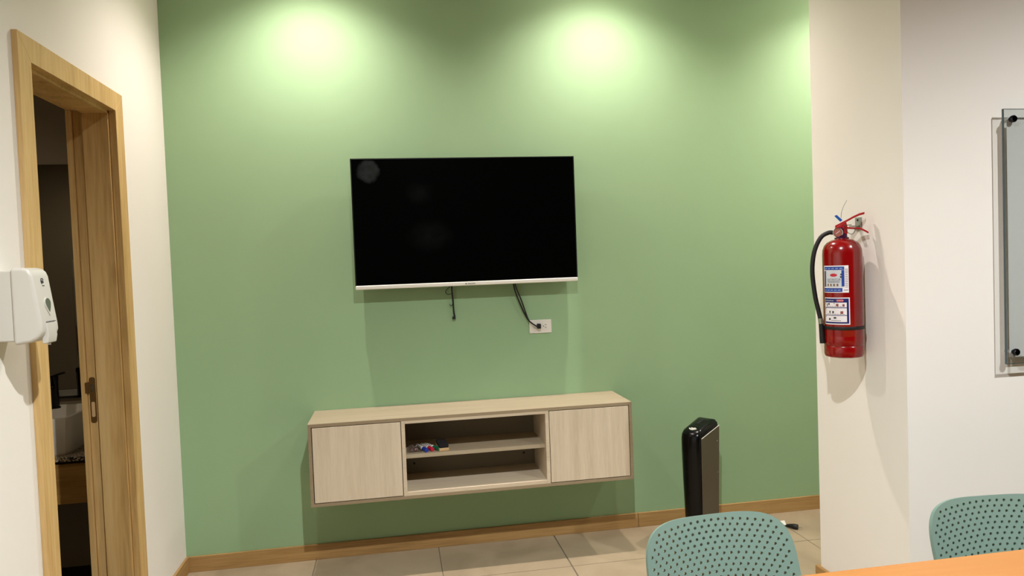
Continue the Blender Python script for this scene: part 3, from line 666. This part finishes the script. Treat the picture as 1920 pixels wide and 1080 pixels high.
def halfw(s):
    v = CB - s * cosT
    if v >= 0:
        return CW * max(0.0, 1 - (v / CB) ** CN) ** (1 / CN)
    vb = min(-v, 0.150)
    wv = CW - 0.20 * vb
    if s > S_BACK:
        t = min(1, (s - S_BACK) / (S_BEND + 0.10)); wv = wv + (0.205 - wv) * (3 * t * t - 2 * t ** 3)
    e = S_TOT - s
    if e < 0.10: wv *= max(0.0, 1 - ((0.10 - e) / 0.10) ** 3.2) ** (1 / 3.2)
    return wv
def chair_shell():
    side = []
    for i in range(1, 24):      # rounded top
        a = PI / 2 * i / 24; side.append((CW * math.sin(a) ** (2 / CN), (CB - CB * math.cos(a) ** (2 / CN)) / cosT))
    s = CB / cosT
    while s < S_TOT - 0.10: side.append((halfw(s), s)); s += 0.012
    for i in range(0, 20):
        a = PI / 2 * i / 20; e = 0.10 * (1 - math.sin(a) ** (2 / 3.2)); side.append((0.205 * math.cos(a) ** (2 / 3.2), S_TOT - e))
    outl = [(0.0, 0.0)] + side + [(0.0, S_TOT)] + [(-x, y) for x, y in side[::-1]]
    cu = bpy.data.curves.new('shell', 'CURVE'); cu.dimensions = '2D'; cu.fill_mode = 'BOTH'; cu.extrude = 0.0058
    def spl(P):
        sp = cu.splines.new('POLY'); sp.points.add(len(P) - 1); sp.use_cyclic_u = True
        for q, (x, y) in zip(sp.points, P): q.co = (x, -y, 0, 1)
    spl(outl)
    px, py, hr = 0.0178, 0.0126, 0.0037
    row = 0
    s0 = 0.0125
    while s0 < S_TOT - 0.012:
        k0 = 0.5 if row % 2 else 0.0
        for k in range(-13, 14):
            u = (k + k0) * px
            bowl = 0.9 * u * u if s0 < S_BACK else 0.9 * u * u * max(0, 1 - (s0 - S_BACK) / 0.2)
            s = s0 + bowl
            hwid = min(halfw(s - 0.006), halfw(s), halfw(min(s + 0.006, S_TOT)))
            if abs(u) > hwid - 0.0095 or s > S_TOT - 0.014: continue
            a0 = random.random() * 0.7
            spl([(u + hr * math.cos(2 * PI * q / 9 + a0), s + hr * math.sin(2 * PI * q / 9 + a0)) for q in range(9)])
        s0 += py; row += 1
    o = bpy.data.objects.new('shell', cu); COL.objects.link(o)
    me = bpy.data.meshes.new_from_object(o.evaluated_get(bpy.context.evaluated_depsgraph_get()))
    bpy.data.objects.remove(o); bpy.data.curves.remove(cu)
    bm = bmesh.new(); bm.from_mesh(me)
    bmesh.ops.remove_doubles(bm, verts=bm.verts, dist=0.00002)
    bmesh.ops.triangulate(bm, faces=[f for f in bm.faces if abs(f.normal.z) > 0.5])
    for sg in (1, -1):                       # turn the sliver triangles of the fill into short ones
        for rep_ in range(12):
            fs = [f for f in bm.faces if f.normal.z * sg > 0.5]
            es = [e for e in bm.edges if len(e.link_faces) == 2 and all(f.normal.z * sg > 0.5 for f in e.link_faces)]
            bmesh.ops.beautify_fill(bm, faces=fs, edges=es, use_restrict_tag=False, method='ANGLE')
    for rep_ in range(3):
        long_e = [e for e in bm.edges if e.calc_length() > 0.024]
        if not long_e: break
        bmesh.ops.subdivide_edges(bm, edges=long_e, cuts=1)
        bmesh.ops.triangulate(bm, faces=[f for f in bm.faces if len(f.verts) > 4])
    def surf(u, s, h):
        p, n = path(max(s, 0.0))
        kk = CK if s < S_BACK else CK * max(0.3, 1 - (s - S_BACK) / 0.25 * 0.7)
        off = kk * u * u + h
        return Vector((u, p.x + n.x * off, p.y + n.y * off))
    flat = [(v.co.x, -v.co.y, v.co.z) for v in bm.verts]
    for v, q in zip(bm.verts, flat): v.co = surf(*q)
    bmesh.ops.recalc_face_normals(bm, faces=bm.faces)
    bm.verts.index_update(); bm.to_mesh(me); bm.free()
    nrm = []
    for u, s, h in flat:                     # analytic surface normal, so the thin triangles shade smoothly
        a, b = surf(u + 0.002, s, 0) - surf(u - 0.002, s, 0), surf(u, s + 0.002, 0) - surf(u, max(s - 0.002, 0), 0)
        c = a.cross(b).normalized()
        if c.dot(surf(u, s, 0.01) - surf(u, s, 0)) < 0: c = -c
        nrm.append(c)
    loops = [None] * len(me.loops)
    for f in me.polygons:
        f.use_smooth = True
        hs = [flat[vi][2] for vi in f.vertices]
        for li, vi in zip(f.loop_indices, f.vertices):
            loops[li] = nrm[vi] if min(hs) > 0 else (-nrm[vi] if max(hs) < 0 else f.normal.copy())
    me.normals_split_custom_set(loops)
    me.name = 'seat_shell'
    return me
def make_chair(label):
    t = thing('perforated_chair', label, 'chair', (0, 0, 0), 0, 'sage green chairs at the table')
    link('seat_shell', chair_shell(), M_CHAIR, t)
    pf, _ = path(S_TOT - 0.06); pb, _ = path(S_BACK + S_BEND + 0.02)
    for sx in (-1, 1):
        for pp, fy in ((pf, -0.03), (pb, 0.07)):
            MB().tube([(sx * 0.12, pp.x + 0.01, pp.y - 0.004), (sx * 0.205, pp.x + fy, 0.0)], lambda q: 0.018 - 0.006 * q, n=12, sub=1).build('leg', M_LEG, t, local=True, smooth=True)
    z0 = min(pf.y, pb.y) - 0.03
    MB().box(-0.13, 0.13, pf.x - 0.005, pf.x + 0.02, pf.y - 0.030, pf.y - 0.008).build('seat_support', M_LEG, t, local=True); MB().box(-0.13, 0.13, pb.x - 0.005, pb.x + 0.02, pb.y - 0.032, pb.y - 0.008).build('seat_support', M_LEG, t, local=True)
    return t
ch = make_chair('sage green perforated plastic chair in front of the tower heater')
ch.location = (1.742, -1.9944, 0); ch.rotation_euler.z = 0.0496
c2 = copy_tree(ch); c2.location = (2.4402, -2.05, 0); c2.rotation_euler.z = -0.0877
c2['label'] = 'sage green perforated plastic chair in front of the white wall, below the glass board'

# ------------------------------------------------------------------ table
tb = thing('meeting_table', 'orange beech meeting table at the lower right', 'table', (2.4, -2.65, 0))
box('table_top', (1.40, 3.40, -3.10, -2.2115, 0.712, 0.74), M_TABLE, tb, bevel=0.002)
for x in (1.50, 3.30):
    for y in (-3.0, -2.31):
        box('leg', (x - 0.025, x + 0.025, y - 0.025, y + 0.025, 0, 0.705), M_METALLEG, tb, bevel=0.003)
fr = MB(); fr.box(1.525, 3.275, -3.012, -2.988, 0.665, 0.712); fr.box(1.525, 3.275, -2.322, -2.298, 0.665, 0.712); fr.box(1.488, 1.512, -2.975, -2.335, 0.665, 0.712); fr.box(3.288, 3.312, -2.975, -2.335, 0.665, 0.712)
fr.build('under_frame', M_METALLEG, tb)
